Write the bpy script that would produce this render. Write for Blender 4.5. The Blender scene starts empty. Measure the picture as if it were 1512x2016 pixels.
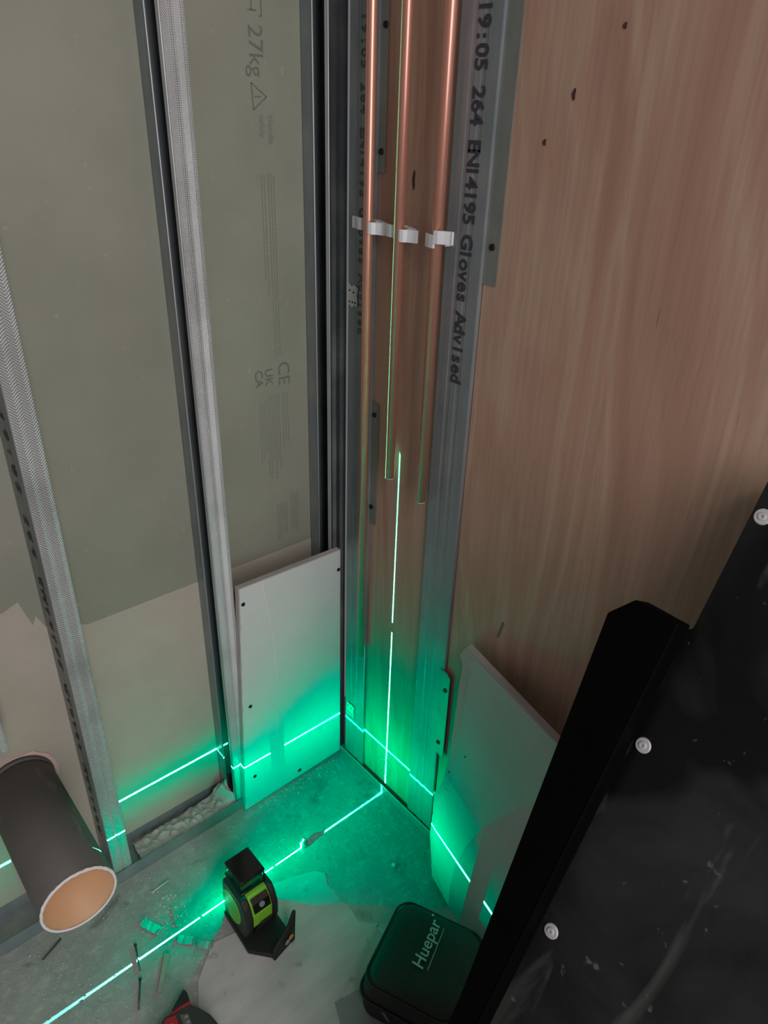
import bpy, bmesh, math, random
from mathutils import Vector, Matrix
random.seed(7)
S = bpy.context.scene
COL = S.collection
V3 = Vector

# ------------------------------------------------------------------ camera
CAM = V3((-0.74634, -0.95258, 1.3))
cd = bpy.data.cameras.new('camera'); cam = bpy.data.objects.new('camera', cd); COL.objects.link(cam)
cd.sensor_fit = 'HORIZONTAL'; cd.sensor_width = 36.0; cd.lens = 1417.93 / 1512 * 36.0; cd.clip_start = 0.01
RX = V3((0.755317, -0.654644, 0.030613)); RY = V3((-0.293414, -0.379567, -0.877404)); RZ = V3((0.586007, 0.653736, -0.478775))
M = Matrix((( RX.x, -RY.x, -RZ.x, CAM.x), (RX.y, -RY.y, -RZ.y, CAM.y), (RX.z, -RY.z, -RZ.z, CAM.z), (0, 0, 0, 1)))
cam.matrix_world = M
S.camera = cam

# ------------------------------------------------------------------ light
S.view_settings.view_transform = 'Standard'
try: S.view_settings.look = 'None'
except Exception: pass
S.view_settings.gamma = 1.0; S.view_settings.use_curve_mapping = False
S.view_settings.exposure = 0.0
w = bpy.data.worlds.new('world'); S.world = w; w.use_nodes = True
w.node_tree.nodes['Background'].inputs[0].default_value = (0.92, 0.88, 0.92, 1)
w.node_tree.nodes['Background'].inputs[1].default_value = 0.16

def area(name, loc, target, size, power, col):
    l = bpy.data.lights.new(name, 'AREA'); l.shape = 'RECTANGLE'; l.size = size[0]; l.size_y = size[1]; l.energy = power; l.color = col
    o = bpy.data.objects.new(name, l); COL.objects.link(o); o.location = loc
    o.rotation_euler = (V3(target) - V3(loc)).to_track_quat('-Z', 'Y').to_euler()
    return o
area('added_tall_light', (-0.95, -2.6, 1.2), (-0.15, 0.0, 0.8), (0.8, 2.0), 26, (1.0, 0.93, 0.94))  # unseen tall light added behind the camera for the copper pipe highlights
area('ceiling_light', (-0.80, -2.0, 2.4), (-0.25, -0.1, 0.5), (0.7, 0.5), 12, (1.0, 0.94, 0.92))

LASER_H = V3((-0.372, -0.200, 0.125))
LASER_V = V3((-0.362, -0.1475, 0.080))
def laser(name, loc, axis, core, halo, gap):
    """a point lamp whose optics spread the light into one thin plane, with stray light around it"""
    l = bpy.data.lights.new(name, 'POINT'); l.energy = 1.0; l.shadow_soft_size = 0.0; l.color = (1, 1, 1)
    l.use_nodes = True
    t = l.node_tree; em = t.nodes['Emission']
    g = t.nodes.new('ShaderNodeNewGeometry'); s = t.nodes.new('ShaderNodeSeparateXYZ'); t.links.new(g.outputs['Incoming'], s.inputs[0])
    def m(op, a, b=None, c=None):
        n = t.nodes.new('ShaderNodeMath'); n.operation = op
        for i, v in enumerate((a, b, c)):
            if v is None: continue
            if isinstance(v, (int, float)): n.inputs[i].default_value = v
            else: t.links.new(v, n.inputs[i])
        return n.outputs[0]
    a = m('ABSOLUTE', s.outputs[axis])
    if axis == 'Z': width = 0.0100
    else: width = m('MAXIMUM', m('MULTIPLY_ADD', s.outputs['Z'], -0.0070, 0.0085), 0.0026)      # the fan is thinner upwards
    c = m('MULTIPLY', m('SUBTRACT', 1.0, m('MINIMUM', m('DIVIDE', a, width), 1.0)), core)
    if gap > 0:
        k = m('ABSOLUTE', m('SUBTRACT', m('ABSOLUTE', s.outputs['X']), m('ABSOLUTE', s.outputs['Z'])))
        c = m('MULTIPLY', c, m('GREATER_THAN', k, gap))
    down = m('MAXIMUM', m('SUBTRACT', 1.0, m('MULTIPLY', m('POWER', m('MAXIMUM', s.outputs['Z'], 0.0), 2.0), 1.28)), 0.0)
    if axis == 'Z':
        g_ = m('DIVIDE', a, 0.17); spread = m('EXPONENT', m('MULTIPLY', m('MULTIPLY', g_, g_), -1.0))
    else: spread = m('EXPONENT', m('MULTIPLY', a, -1.0 / 0.30))
    h = m('MULTIPLY', m('MULTIPLY', spread, halo[0]), down)
    xp = m('MAXIMUM', s.outputs['X'], 0.0)
    if axis == 'Z':     # stray light through the window that faces the corner
        e = m('MINIMUM', m('MAXIMUM', m('MULTIPLY', m('SUBTRACT', s.outputs['X'], m('ABSOLUTE', s.outputs['Y'])), 2.5), 0.0), 1.0)
        q = m('DIVIDE', a, 0.24)
        h2 = m('MULTIPLY', m('MULTIPLY', m('EXPONENT', m('MULTIPLY', m('MULTIPLY', q, q), -1.0)), halo[1]), e)
    else:
        low = m('MINIMUM', m('MAXIMUM', m('MULTIPLY_ADD', s.outputs['Z'], 1.25, 1.0), 0.10), 1.0)
        h2 = m('MULTIPLY', m('MULTIPLY', m('MULTIPLY', m('POWER', xp, 2.0), halo[1]), m('EXPONENT', m('MULTIPLY', a, -1.0 / 0.9))), m('MULTIPLY', down, low))
        c = m('MULTIPLY', c, m('MULTIPLY_ADD', m('MAXIMUM', s.outputs['Z'], 0.0), 3.0, 1.0))
    def colour(rgb):
        n = t.nodes.new('ShaderNodeCombineXYZ')
        for i_, v_ in enumerate(rgb): n.inputs[i_].default_value = v_
        return n.outputs[0]
    def scale(v, f):
        n = t.nodes.new('ShaderNodeVectorMath'); n.operation = 'SCALE'; t.links.new(v, n.inputs[0]); t.links.new(f, n.inputs['Scale']); return n.outputs[0]
    n = t.nodes.new('ShaderNodeVectorMath'); n.operation = 'ADD'
    t.links.new(scale(colour(LASER_CORE), c), n.inputs[0]); t.links.new(scale(colour(LASER_COL), m('ADD', h, h2)), n.inputs[1])
    t.links.new(n.outputs[0], em.inputs['Color']); em.inputs['Strength'].default_value = 1.0
    o = bpy.data.objects.new(name, l); COL.objects.link(o); o.location = loc
    return o
# the green of the laser lies outside the display's colours, hence the negative red of its stray light
LASER_CORE = (0.10, 1.0, 0.62); LASER_COL = (-0.68, 1.0, 0.37)
laser('laser_horizontal', LASER_H, 'Z', 230.0, (1.9, 6.0), 0)
laser('laser_vertical', LASER_V, 'Y', 230.0, (1.2, 6.0), 0.022)

# ------------------------------------------------------------------ materials
class G:
    """small node-graph helper"""
    def __init__(s, name):
        s.m = bpy.data.materials.new(name); s.m.use_nodes = True; s.t = s.m.node_tree
        s.b = s.t.nodes['Principled BSDF']
    def node(s, typ, **kw):
        n = s.t.nodes.new(typ)
        for k, v in kw.items(): setattr(n, k, v)
        return n
    def put(s, v, sock):
        if isinstance(v, (int, float)): sock.default_value = v
        elif isinstance(v, (tuple, list)): sock.default_value = tuple(v) + ((1,) if len(v) == 3 and len(sock.default_value) == 4 else ())
        else: s.t.links.new(v, sock)
    def math(s, op, a, b=None, c=None):
        n = s.node('ShaderNodeMath', operation=op)
        for i, v in enumerate((a, b, c)):
            if v is not None: s.put(v, n.inputs[i])
        return n.outputs[0]
    def pos(s):
        return s.node('ShaderNodeNewGeometry').outputs['Position']
    def xyz(s):
        n = s.node('ShaderNodeSeparateXYZ'); s.t.links.new(s.pos(), n.inputs[0]); return n.outputs
    def scaled(s, sc, add=(0, 0, 0)):
        n = s.node('ShaderNodeVectorMath', operation='MULTIPLY_ADD'); s.t.links.new(s.pos(), n.inputs[0])
        n.inputs[1].default_value = sc; n.inputs[2].default_value = add; return n.outputs[0]
    def noise(s, sc, vec=None, detail=4, rough=0.5, dist=0.0):
        n = s.node('ShaderNodeTexNoise'); n.inputs['Scale'].default_value = sc; n.inputs['Detail'].default_value = detail
        n.inputs['Roughness'].default_value = rough; n.inputs['Distortion'].default_value = dist
        s.t.links.new(vec if vec is not None else s.pos(), n.inputs['Vector']); return n.outputs['Fac']
    def ramp(s, fac, stops, interp='LINEAR'):
        n = s.node('ShaderNodeValToRGB'); n.color_ramp.interpolation = interp; e = n.color_ramp.elements
        while len(e) < len(stops): e.new(0.5)
        for q, (p, c) in zip(e, stops): q.position = p; q.color = (c, c, c, 1) if isinstance(c, (int, float)) else tuple(c) + (1,)
        s.put(fac, n.inputs[0]); return n.outputs[0]
    def mix(s, f, a, b, mode='MIX'):
        n = s.node('ShaderNodeMix', data_type='RGBA', blend_type=mode); s.put(f, n.inputs[0]); s.put(a, n.inputs[6]); s.put(b, n.inputs[7]); return n.outputs[2]
    def bump(s, h, strength=0.3, dist=0.002):
        n = s.node('ShaderNodeBump'); n.inputs['Strength'].default_value = strength; n.inputs['Distance'].default_value = dist
        s.put(h, n.inputs['Height']); s.t.links.new(n.outputs[0], s.b.inputs['Normal'])
    def set(s, color=None, rough=None, metal=None, **kw):
        if color is not None: s.put(color, s.b.inputs['Base Color'])
        if rough is not None: s.put(rough, s.b.inputs['Roughness'])
        if metal is not None: s.put(metal, s.b.inputs['Metallic'])
        for k, v in kw.items(): s.put(v, s.b.inputs[k])
        return s.m
MAT = {}
def plain(name, col, rough=0.5, metal=0.0, var=0.15, sc=40, bmp=0.0, **kw):
    g = G(name); n = g.noise(sc, detail=5)
    c = g.mix(n, tuple(x * (1 - var) for x in col), tuple(min(1, x * (1 + var)) for x in col))
    if bmp: g.bump(g.noise(sc * 4, detail=3), bmp, 0.001)
    MAT[name] = g.set(c, rough, metal, **kw)
    return MAT[name]

def galv(name, tone, rough, knurl=0.0, xc=None, pitch=0.0042, half=0.0085, metal=0.85):
    g = G(name); n = g.noise(60, g.scaled((1, 1, .25)), detail=6); n2 = g.noise(9, detail=3)
    c = g.mix(n, tuple(t * .75 for t in tone), tuple(min(1, t * 1.2) for t in tone))
    c = g.mix(g.ramp(n2, [(.45, 0), (.75, .5)]), c, (.42, .42, .40))
    if knurl:
        x = g.xyz()
        s_ = g.math('SUBTRACT', x[0], x[1])
        tri = g.math('PINGPONG', s_, half)
        ph = g.math('MULTIPLY', g.math('ADD', x[2], tri), 2 * math.pi / pitch)
        h = g.math('SINE', ph)
        if knurl > 1:   # cross knurl
            ph2 = g.math('MULTIPLY', g.math('SUBTRACT', x[2], s_), 2 * math.pi / pitch)
            h = g.math('MULTIPLY', h, g.math('SINE', ph2))
        h2 = g.math('ADD', g.math('MULTIPLY', h, .5), .5)
        c = g.mix(h2, g.mix(0.62, c, (.06, .065, .08)), c)
        g.bump(h2, 0.9, 0.0016)
    else:
        g.bump(g.noise(120, g.scaled((1, 1, .1))), 0.12, 0.001)
    MAT[name] = g.set(c, rough, metal); return MAT[name]

galv('galvanised', (.55, .57, .60), .38, metal=.5)
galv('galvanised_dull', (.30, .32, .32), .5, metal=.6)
galv('galvanised_knurled', (.98, 1.0, 1.0), .36, knurl=1, metal=.35)
galv('galvanised_cross_knurled', (.95, .97, 1.0), .36, knurl=2, pitch=.0052, metal=.35)
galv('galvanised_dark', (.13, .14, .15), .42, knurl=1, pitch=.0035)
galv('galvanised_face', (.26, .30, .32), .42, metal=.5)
galv('bracket_metal', (.27, .29, .27), .45, metal=.6)

def gypsum(name, a, b, rough=.65):
    g = G(name); n = g.noise(5, detail=5, rough=.6); n2 = g.noise(70, detail=4)
    c = g.mix(g.ramp(n, [(.35, 0), (.65, 1)]), a, b)
    c = g.mix(g.ramp(n2, [(.68, 0), (.78, .35)]), c, (.5, .48, .44))
    g.bump(n2, .06, .001)
    MAT[name] = g.set(c, rough); return MAT[name]
gypsum('board_green_grey', (.25, .26, .205), (.285, .292, .235), .42)
gypsum('board_tan', (.40, .37, .30), (.46, .43, .36), .6)
gypsum('board_face', (.60, .60, .60), (.66, .66, .65))
gypsum('board_core', (.42, .38, .36), (.55, .50, .48), .9)
gypsum('offcut_face', (.42, .43, .42), (.50, .51, .49))

# plywood: long vertical grain with slow waves and reddish streaks
g = G('plywood')
warp = g.noise(1.6, g.scaled((1, 1, .55)), detail=2)
v = g.node('ShaderNodeCombineXYZ'); X = g.xyz()
yy = g.math('ADD', X[1], g.math('MULTIPLY', warp, .22))
g.put(X[0], v.inputs[0]); g.put(g.math('MULTIPLY', yy, 5.5), v.inputs[1]); g.put(g.math('MULTIPLY', X[2], .55), v.inputs[2])
n1 = g.noise(2.2, v.outputs[0], detail=5, rough=.55, dist=.5)
fine = g.noise(14, g.scaled((1, 9, .25)), detail=6, rough=.7)
col = g.ramp(n1, [(.28, (.34, .19, .13)), (.42, (.43, .255, .185)), (.50, (.47, .32, .23)), (.60, (.42, .25, .18)), (.74, (.50, .34, .25))])
col = g.mix(g.ramp(fine, [(.36, .30), (.60, 0)]), col, (.24, .14, .10))
pore = g.noise(30, g.scaled((1, 8, .35)), detail=2)
col = g.mix(g.ramp(pore, [(.73, 0), (.78, .6)]), col, (.10, .06, .04))
g.bump(fine, .08, .001)
MAT['plywood'] = g.set(col, .5)

# concrete floor under plaster dust
g = G('floor_concrete')
n = g.noise(6, detail=8, rough=.65); n2 = g.noise(45, detail=6, rough=.7); n3 = g.noise(14, detail=5, rough=.6, dist=.6)
col = g.mix(g.ramp(n, [(.35, 0), (.65, 1)]), (.29, .29, .28), (.40, .40, .385))
col = g.mix(g.ramp(n2, [(.52, 0), (.70, .55)]), col, (.54, .54, .52))
col = g.mix(g.ramp(n3, [(.30, .6), (.42, 0)]), col, (.11, .11, .105))
n4 = g.noise(160, detail=3, rough=.7)
col = g.mix(g.ramp(n4, [(.62, 0), (.70, .5)]), col, (.62, .62, .60))
col = g.mix(g.ramp(n4, [(.30, .5), (.38, 0)]), col, (.14, .14, .135))
g.bump(g.math('ADD', n2, g.math('MULTIPLY', n3, .8)), .55, .004)
MAT['floor_concrete'] = g.set(col, .8)
g = G('sheet_dusty')
n = g.noise(8, g.scaled((1, 2.5, 1)), detail=6, rough=.6); n2 = g.noise(90, detail=5, rough=.7)
col = g.mix(g.ramp(n, [(.35, 0), (.65, 1)]), (.44, .43, .42), (.56, .55, .54))
col = g.mix(g.ramp(n2, [(.62, 0), (.72, .5)]), col, (.58, .56, .54))
col = g.mix(g.ramp(g.noise(25, detail=3), [(.25, .6), (.36, 0)]), col, (.16, .15, .15))
g.bump(n2, .3, .002)
MAT['sheet_dusty'] = g.set(col, .75)

g = G('copper')
n = g.noise(20, g.scaled((1, 1, .12)), detail=4)
MAT['copper'] = g.set(g.mix(n, (.80, .36, .27), (.92, .48, .36)), g.math('ADD', g.math('MULTIPLY', n, .10), .29), .75)
plain('clip_plastic', (.74, .72, .74), .45, var=.04, sc=20, **{'Subsurface Weight': .1})
plain('ink', (.035, .038, .05), .6, var=.3, sc=200)
plain('ink_pale', (.15, .16, .145), .6, var=.2, sc=200)
plain('ink_medium', (.12, .125, .12), .6, var=.2, sc=200)
plain('ink_fine', (.20, .205, .18), .6, var=.15, sc=200)
plain('ink_green', (.30, .36, .30), .6, var=.15)
plain('white_tag', (.55, .56, .50), .6, var=.2, sc=90)
plain('screw_black', (.02, .02, .02), .4, .5)
plain('screw_socket', (.006, .006, .006), .8)
plain('knot', (.06, .025, .015), .7, var=.5)
plain('wood_patch', (.17, .13, .085), .6, var=.2)
plain('tube_inner', (.62, .385, .21), .5, var=.06, sc=12)
plain('tube_edge', (.80, .77, .75), .7, var=.1, sc=90, bmp=.2)
plain('torn_board', (.62, .46, .42), .9, var=.15, sc=60, bmp=.4)
plain('rubber_black', (.012, .013, .012), .55, var=.3)
plain('plastic_black', (.010, .012, .010), .30, var=.3)
plain('gloss_black', (.006, .008, .006), .12, var=.2)
plain('lime', (.22, .50, .03), .42, var=.08, sc=30)
plain('lens_glass', (.05, .35, .22), .08, var=.1)
plain('magnet', (.50, .42, .34), .35, .6)
plain('magnet_copper', (.75, .38, .14), .35, .6)
plain('aluminium', (.60, .60, .60), .45, .3)
plain('button_grey', (.20, .24, .20), .5)
plain('bag_fabric', (.012, .018, .014), .75, var=.5, sc=160, bmp=.3)
plain('bag_piping', (.008, .010, .009), .6)
plain('bag_print', (.40, .50, .45), .6, var=.1)
plain('tape_red', (.36, .02, .03), .35, var=.15)
plain('tape_dark', (.03, .035, .035), .5)
plain('tape_grey', (.10, .11, .105), .5)
plain('tape_white', (.70, .66, .64), .5)
plain('beam_black', (.0012, .0016, .0012), .7, var=.4, sc=30, **{'Specular IOR Level': .04})
plain('plaster_bit', (.55, .54, .51), .9, var=.2, sc=90, bmp=.3)
plain('wood_sliver', (.36, .33, .27), .7, var=.2)
plain('dark_steel', (.12, .12, .12), .4, .7)
g = G('tube_outer')
n = g.noise(9, detail=7, rough=.65); n2 = g.noise(26, g.scaled((1, .4, 1)), detail=5, dist=.8)
col = g.mix(n, (.075, .072, .062), (.125, .12, .108))
col = g.mix(g.ramp(n2, [(.62, 0), (.74, .38)]), col, (.38, .36, .34))
MAT['tube_outer'] = g.set(col, .62)
g = G('panel_black')
n = g.noise(5, detail=6, rough=.6, dist=.5); n2 = g.noise(60, detail=3); n3 = g.noise(3.2, detail=3, dist=1.2)
col = g.mix(g.ramp(n, [(.38, 0), (.72, 1)]), (.006, .0065, .006), (.030, .032, .032))
col = g.mix(g.ramp(n3, [(.36, .9), (.42, 0)]), col, (.003, .003, .003))
col = g.mix(g.ramp(n2, [(.68, 0), (.74, .6)]), col, (.15, .155, .15))
col = g.mix(g.ramp(g.noise(7, g.scaled((1, 3, .6)), detail=6, dist=.8), [(.60, 0), (.72, .5)]), col, (.10, .105, .10))
MAT['panel_black'] = g.set(col, g.ramp(n3, [(.35, .25), (.6, .55)]), **{'Specular IOR Level': .25})
g = G('crumple'); n = g.noise(30, detail=6)
g.bump(g.noise(55, detail=3), .4, .004)
MAT['crumple'] = g.set(g.mix(n, (.36, .35, .33), (.60, .59, .56)), .6)
g = G('mesh_fabric'); X = g.xyz()
a = g.math('SINE', g.math('MULTIPLY', g.math('ADD', g.math('MULTIPLY', X[0], .88), g.math('MULTIPLY', X[1], .47)), 2000))
b = g.math('SINE', g.math('MULTIPLY', g.math('SUBTRACT', g.math('MULTIPLY', X[0], .47), g.math('MULTIPLY', X[1], .88)), 2000))
h = g.math('MULTIPLY', a, b); h = g.math('ADD', g.math('MULTIPLY', h, .5), .5)
g.bump(h, .6, .001)
MAT['mesh_fabric'] = g.set(g.mix(h, (.16, .17, .165), (.40, .41, .40)), .7)
# clear window of the laser head
g = G('clear_window')
tr = g.node('ShaderNodeBsdfTransparent'); gl = g.node('ShaderNodeBsdfGlossy'); gl.inputs['Roughness'].default_value = .05
mx = g.node('ShaderNodeMixShader'); mx.inputs[0].default_value = .12
g.t.links.new(tr.outputs[0], mx.inputs[1]); g.t.links.new(gl.outputs[0], mx.inputs[2])
g.t.links.new(mx.outputs[0], g.t.nodes['Material Output'].inputs['Surface']); MAT['clear_window'] = g.m

# ------------------------------------------------------------------ mesh helpers
class MB:
    def __init__(s): s.b = bmesh.new()
    def quad(s, *p, smooth=False):
        f = s.b.faces.new([s.b.verts.new(V3(q)) for q in p]); f.smooth = smooth; return s
    def box(s, lo, hi, bevel=0, seg=2, mat=None):
        r = bmesh.ops.create_cube(s.b, size=1)
        c = (V3(lo) + V3(hi)) / 2; d = V3(hi) - V3(lo)
        for v in r['verts']:
            v.co = V3((v.co.x * d.x, v.co.y * d.y, v.co.z * d.z)) + c
        vs = r['verts']
        if bevel:
            es = list({e for v in vs for e in v.link_edges})
            rr = bmesh.ops.bevel(s.b, geom=es, offset=bevel, segments=seg, affect='EDGES', profile=.5)
            vs = list({v for f in rr['faces'] for v in f.verts} | {v for v in vs if v.is_valid})
            for f in rr['faces']: f.smooth = True
        if mat is not None:
            for v in vs: v.co = mat @ v.co
        return s
    def prism(s, pts, off, bevel=0, seg=2):
        """polygon (list of 3D points) extruded by vector off"""
        off = V3(off); n = len(pts)
        a = [s.b.verts.new(V3(p)) for p in pts]; c = [s.b.verts.new(V3(p) + off) for p in pts]
        fs = [s.b.faces.new(a[::-1]), s.b.faces.new(c)]
        for i in range(n): fs.append(s.b.faces.new((a[i], a[(i + 1) % n], c[(i + 1) % n], c[i])))
        bmesh.ops.recalc_face_normals(s.b, faces=fs)
        if bevel:
            es = list({e for f in fs for e in f.edges})
            rr = bmesh.ops.bevel(s.b, geom=es, offset=bevel, segments=seg, affect='EDGES', profile=.5)
            for f in rr['faces']: f.smooth = True
        return s
    def cyl(s, a, b_, r, seg=32, r2=None, inner=None, caps=True):
        a = V3(a); b_ = V3(b_); r2 = r if r2 is None else r2
        z = (b_ - a).normalized(); x = z.orthogonal().normalized(); y = z.cross(x)
        def ring(c, rad): return [s.b.verts.new(c + rad * (math.cos(t) * x + math.sin(t) * y)) for t in [2 * math.pi * i / seg for i in range(seg)]]
        A, B = ring(a, r), ring(b_, r2)
        def wall(P, Q):
            for i in range(seg):
                f = s.b.faces.new((P[i], P[(i + 1) % seg], Q[(i + 1) % seg], Q[i])); f.smooth = True
        wall(A, B)
        if inner:
            Ai, Bi = ring(a, inner), ring(b_, inner); wall(Bi, Ai)
            for P, Q in ((A, Ai), (Bi, B)):
                for i in range(seg): s.b.faces.new((Q[i], Q[(i + 1) % seg], P[(i + 1) % seg], P[i]))
        elif caps:
            s.b.faces.new(A[::-1]); s.b.faces.new(B)
        return s
    def text(s, body, origin, u, v, size, mono=None, shear=0.0, bold=0.0, depth=.0002, xs=1.0):
        """lettering: u reading direction, v letter-up direction, faces u x v"""
        u = V3(u).normalized(); v = V3(v).normalized(); n = u.cross(v)
        items = [(body, 0.0)] if mono is None else [(ch, i * mono) for i, ch in enumerate(body) if ch != ' ']
        for tx, dx in items:
            cu = bpy.data.curves.new('t', 'FONT'); cu.body = tx; cu.size = size; cu.shear = shear; cu.offset = bold; cu.resolution_u = 4
            if mono is not None: cu.align_x = 'CENTER'
            ob = bpy.data.objects.new('t', cu); COL.objects.link(ob)
            dg = bpy.context.evaluated_depsgraph_get(); me = ob.evaluated_get(dg).to_mesh()
            vs = [s.b.verts.new(V3(origin) + u * (p.co.x * xs + dx) + v * p.co.y + n * depth) for p in me.vertices]
            for f in me.polygons:
                try: s.b.faces.new([vs[i] for i in f.vertices])
                except ValueError: pass
            bpy.data.objects.remove(ob); bpy.data.curves.remove(cu)
        return s

def tag(o, label=None, cat=None, group=None, kind=None):
    if label: o['label'] = label
    if cat: o['category'] = cat
    if group: o['group'] = group
    if kind: o['kind'] = kind
    return o
ORG = {}
def thing(name, loc, label, cat, group=None):
    o = bpy.data.objects.new(name, None); COL.objects.link(o); o.location = loc; o.empty_display_size = .02
    ORG[o.name] = V3(loc)
    return tag(o, label, cat, group)
def obj(name, mb, mat, parent=None, label=None, cat=None, group=None, kind=None):
    bm = mb.b
    bmesh.ops.remove_doubles(bm, verts=bm.verts, dist=1e-6) if len(bm.verts) < 4 else None
    if parent is not None: base = ORG[parent.name]
    else:
        xs = [v.co.x for v in bm.verts]; ys = [v.co.y for v in bm.verts]; zs = [v.co.z for v in bm.verts]
        base = V3(((min(xs) + max(xs)) / 2, (min(ys) + max(ys)) / 2, min(zs)))
    for v in bm.verts: v.co -= base
    me = bpy.data.meshes.new(name); bm.to_mesh(me); bm.free()
    me.materials.append(MAT[mat])
    o = bpy.data.objects.new(name, me); COL.objects.link(o)
    if parent is not None: o.parent = parent
    else: o.location = base
    ORG[o.name] = base
    return tag(o, label, cat, group, kind)

# ------------------------------------------------------------------ setting
YB = 0.082      # face of the boards behind the left studs
XP = 0.006      # face of the plywood
m = MB(); m.box((-1.7, -1.9, -.05), (.12, .16, 0)); obj('floor', m, 'floor_concrete', kind='structure')
m = MB(); m.box((-1.7, YB, .548), (.02, YB + .0125, 2.3)); up = obj('wall_left', m, 'board_green_grey', kind='structure')
m = MB(); m.box((-1.7, YB - .0006, 0), (.02, YB + .0125, .548))
# torn paper creeping over the joint at the left end
pts = [(-1.2, .54), (-.47, .547), (-.50, .566), (-.515, .556), (-.535, .575), (-.545, .60), (-.552, .585), (-.565, .635), (-.59, .625), (-.62, .655), (-.66, .635), (-1.2, .66)]
m.prism([(x, YB - .0009, z) for x, z in pts], (0, .0005, 0))
obj('wall_left.001', m, 'board_tan', kind='structure')
m = MB(); m.box((XP, -1.9, 0), (XP + .018, -.296, 2.3)); m.box((XP + .0005, -.2945, 0), (XP + .018, -.012, 2.3))
wr = obj('wall_right', m, 'plywood', kind='structure')
m = MB()
for (y, z, h) in ((-.152, 1.227, .026), (-.452, 1.39, .006), (-.369, 1.282, .007), (-.401, 1.33, .012)):
    m.prism([(XP - .0004, y - .0022 * math.sin(t) * (1 + .4 * math.sin(3 * t)), z + h / 2 * math.cos(t)) for t in [i * math.pi / 6 for i in range(12)]], (-.0004, 0, 0))
obj('knot', m, 'knot', wr)
m = MB(); m.prism([(XP - .0004, -.394, .58), (XP - .0004, -.398, .58), (XP - .0004, -.405, .612), (XP - .0004, -.401, .614)], (-.0004, 0, 0))
obj('filler_patch', m, 'wood_patch', wr)

# printing on the left board (reads downwards)
U, W = V3((0, 0, -1)), V3((1, 0, 0))
yp = YB - .0004
def prt(name, mb, mat, parent): return obj(name, mb, mat, parent)
m = MB(); m.text('27kg', (-.1045, yp, 1.411), U, W, .0335)
def stroke(mb, a, b, wd=.0018, y=yp - .0002):
    a = V3((a[0], y, a[1])); b = V3((b[0], y, b[1])); d = (b - a).normalized(); nn = V3((-d.z, 0, d.x)) * wd / 2
    mb.quad(a - nn, b - nn, b + nn, a + nn)
T = [(-.104, 1.340), (-.102, 1.306), (-.079, 1.323)]
for i in range(3): stroke(m, T[i], T[(i + 1) % 3])
stroke(m, (-.100, 1.323), (-.088, 1.323))
for a, b in (((-.098, 1.45), (-.098, 1.427)), ((-.104, 1.427), (-.09, 1.427)), ((-.082, 1.45), (-.082, 1.421)), ((-.082, 1.421), (-.086, 1.421))): stroke(m, a, b)
prt('printed_weight', m, 'ink_pale', up)
m = MB(); m.text('CE', (-.078, yp, .925), U, W, .034, xs=1.05); m.text('UK', (-.105, yp, .917), U, W, .022, bold=.0004); m.text('CA', (-.125, yp, .917), U, W, .022, bold=.0004)
prt('printed_mark', m, 'ink_pale', up)
def small(mb, s, x, z, size): mb.text(s, (x, yp, z), U, W, size)
m = MB()
small(m, 'Handle', -.078, 1.300, .0135); small(m, 'safely', -.093, 1.300, .0135)
def lines(mb, x0, z0, z1, n, step=.0050, h=.0016, ragged=.35):
    for i in range(n):
        z = z0; x = x0 - i * step; end = z0 - (z0 - z1) * (1 - ragged * random.random())
        while z > end:
            L = random.uniform(.002, .008); mb.quad((x, yp - .0001, z), (x, yp - .0001, z - L), (x + h, yp - .0001, z - L), (x + h, yp - .0001, z)); z -= L + .0014
lines(m, -.073, 1.222, .93, 3, ragged=.1); lines(m, -.090, 1.22, 1.0, 2, ragged=.4)
lines(m, -.062, .868, .74, 3); lines(m, -.080, .868, .70, 6); lines(m, -.110, .86, .73, 3)
lines(m, -.046, .665, .575, 4, ragged=.2); lines(m, -.072, .65, .57, 5, ragged=.2)
prt('printed_small_text', m, 'ink_fine', up)

# ------------------------------------------------------------------ metal studs of the left wall
YF = 0.013
def prof(mb, pts, z0, z1, th=.0007):
    """open sheet-metal profile: polyline in xy swept from z0 to z1 with thickness"""
    P = [V3((x, y, 0)) for x, y in pts]; n = len(P); off = []
    for i in range(n):
        ns = []
        if i > 0: d = (P[i] - P[i - 1]).normalized(); ns.append(V3((-d.y, d.x, 0)))
        if i < n - 1: d = (P[i + 1] - P[i]).normalized(); ns.append(V3((-d.y, d.x, 0)))
        q = sum(ns, V3()); q = q / max(.3, q.length_squared ** .5) if len(ns) > 1 else q
        k = 1 / max(.5, q.dot(ns[0])); off.append(P[i] + q * th * k)
    loop = P + off[::-1]
    mb.prism([(p.x, p.y, z0) for p in loop], (0, 0, z1 - z0))
def flange_pts(x0, x1, y, dy=.0011):
    """front flange with a pressed centre groove and rolled edge beads"""
    w_ = x1 - x0; f = lambda k: x0 + w_ * k
    return [(x0, y + .0010), (f(.03), y), (f(.45), y), (f(.48), y + dy), (f(.52), y + dy), (f(.55), y), (f(.97), y), (x1, y + .0010)]

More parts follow.
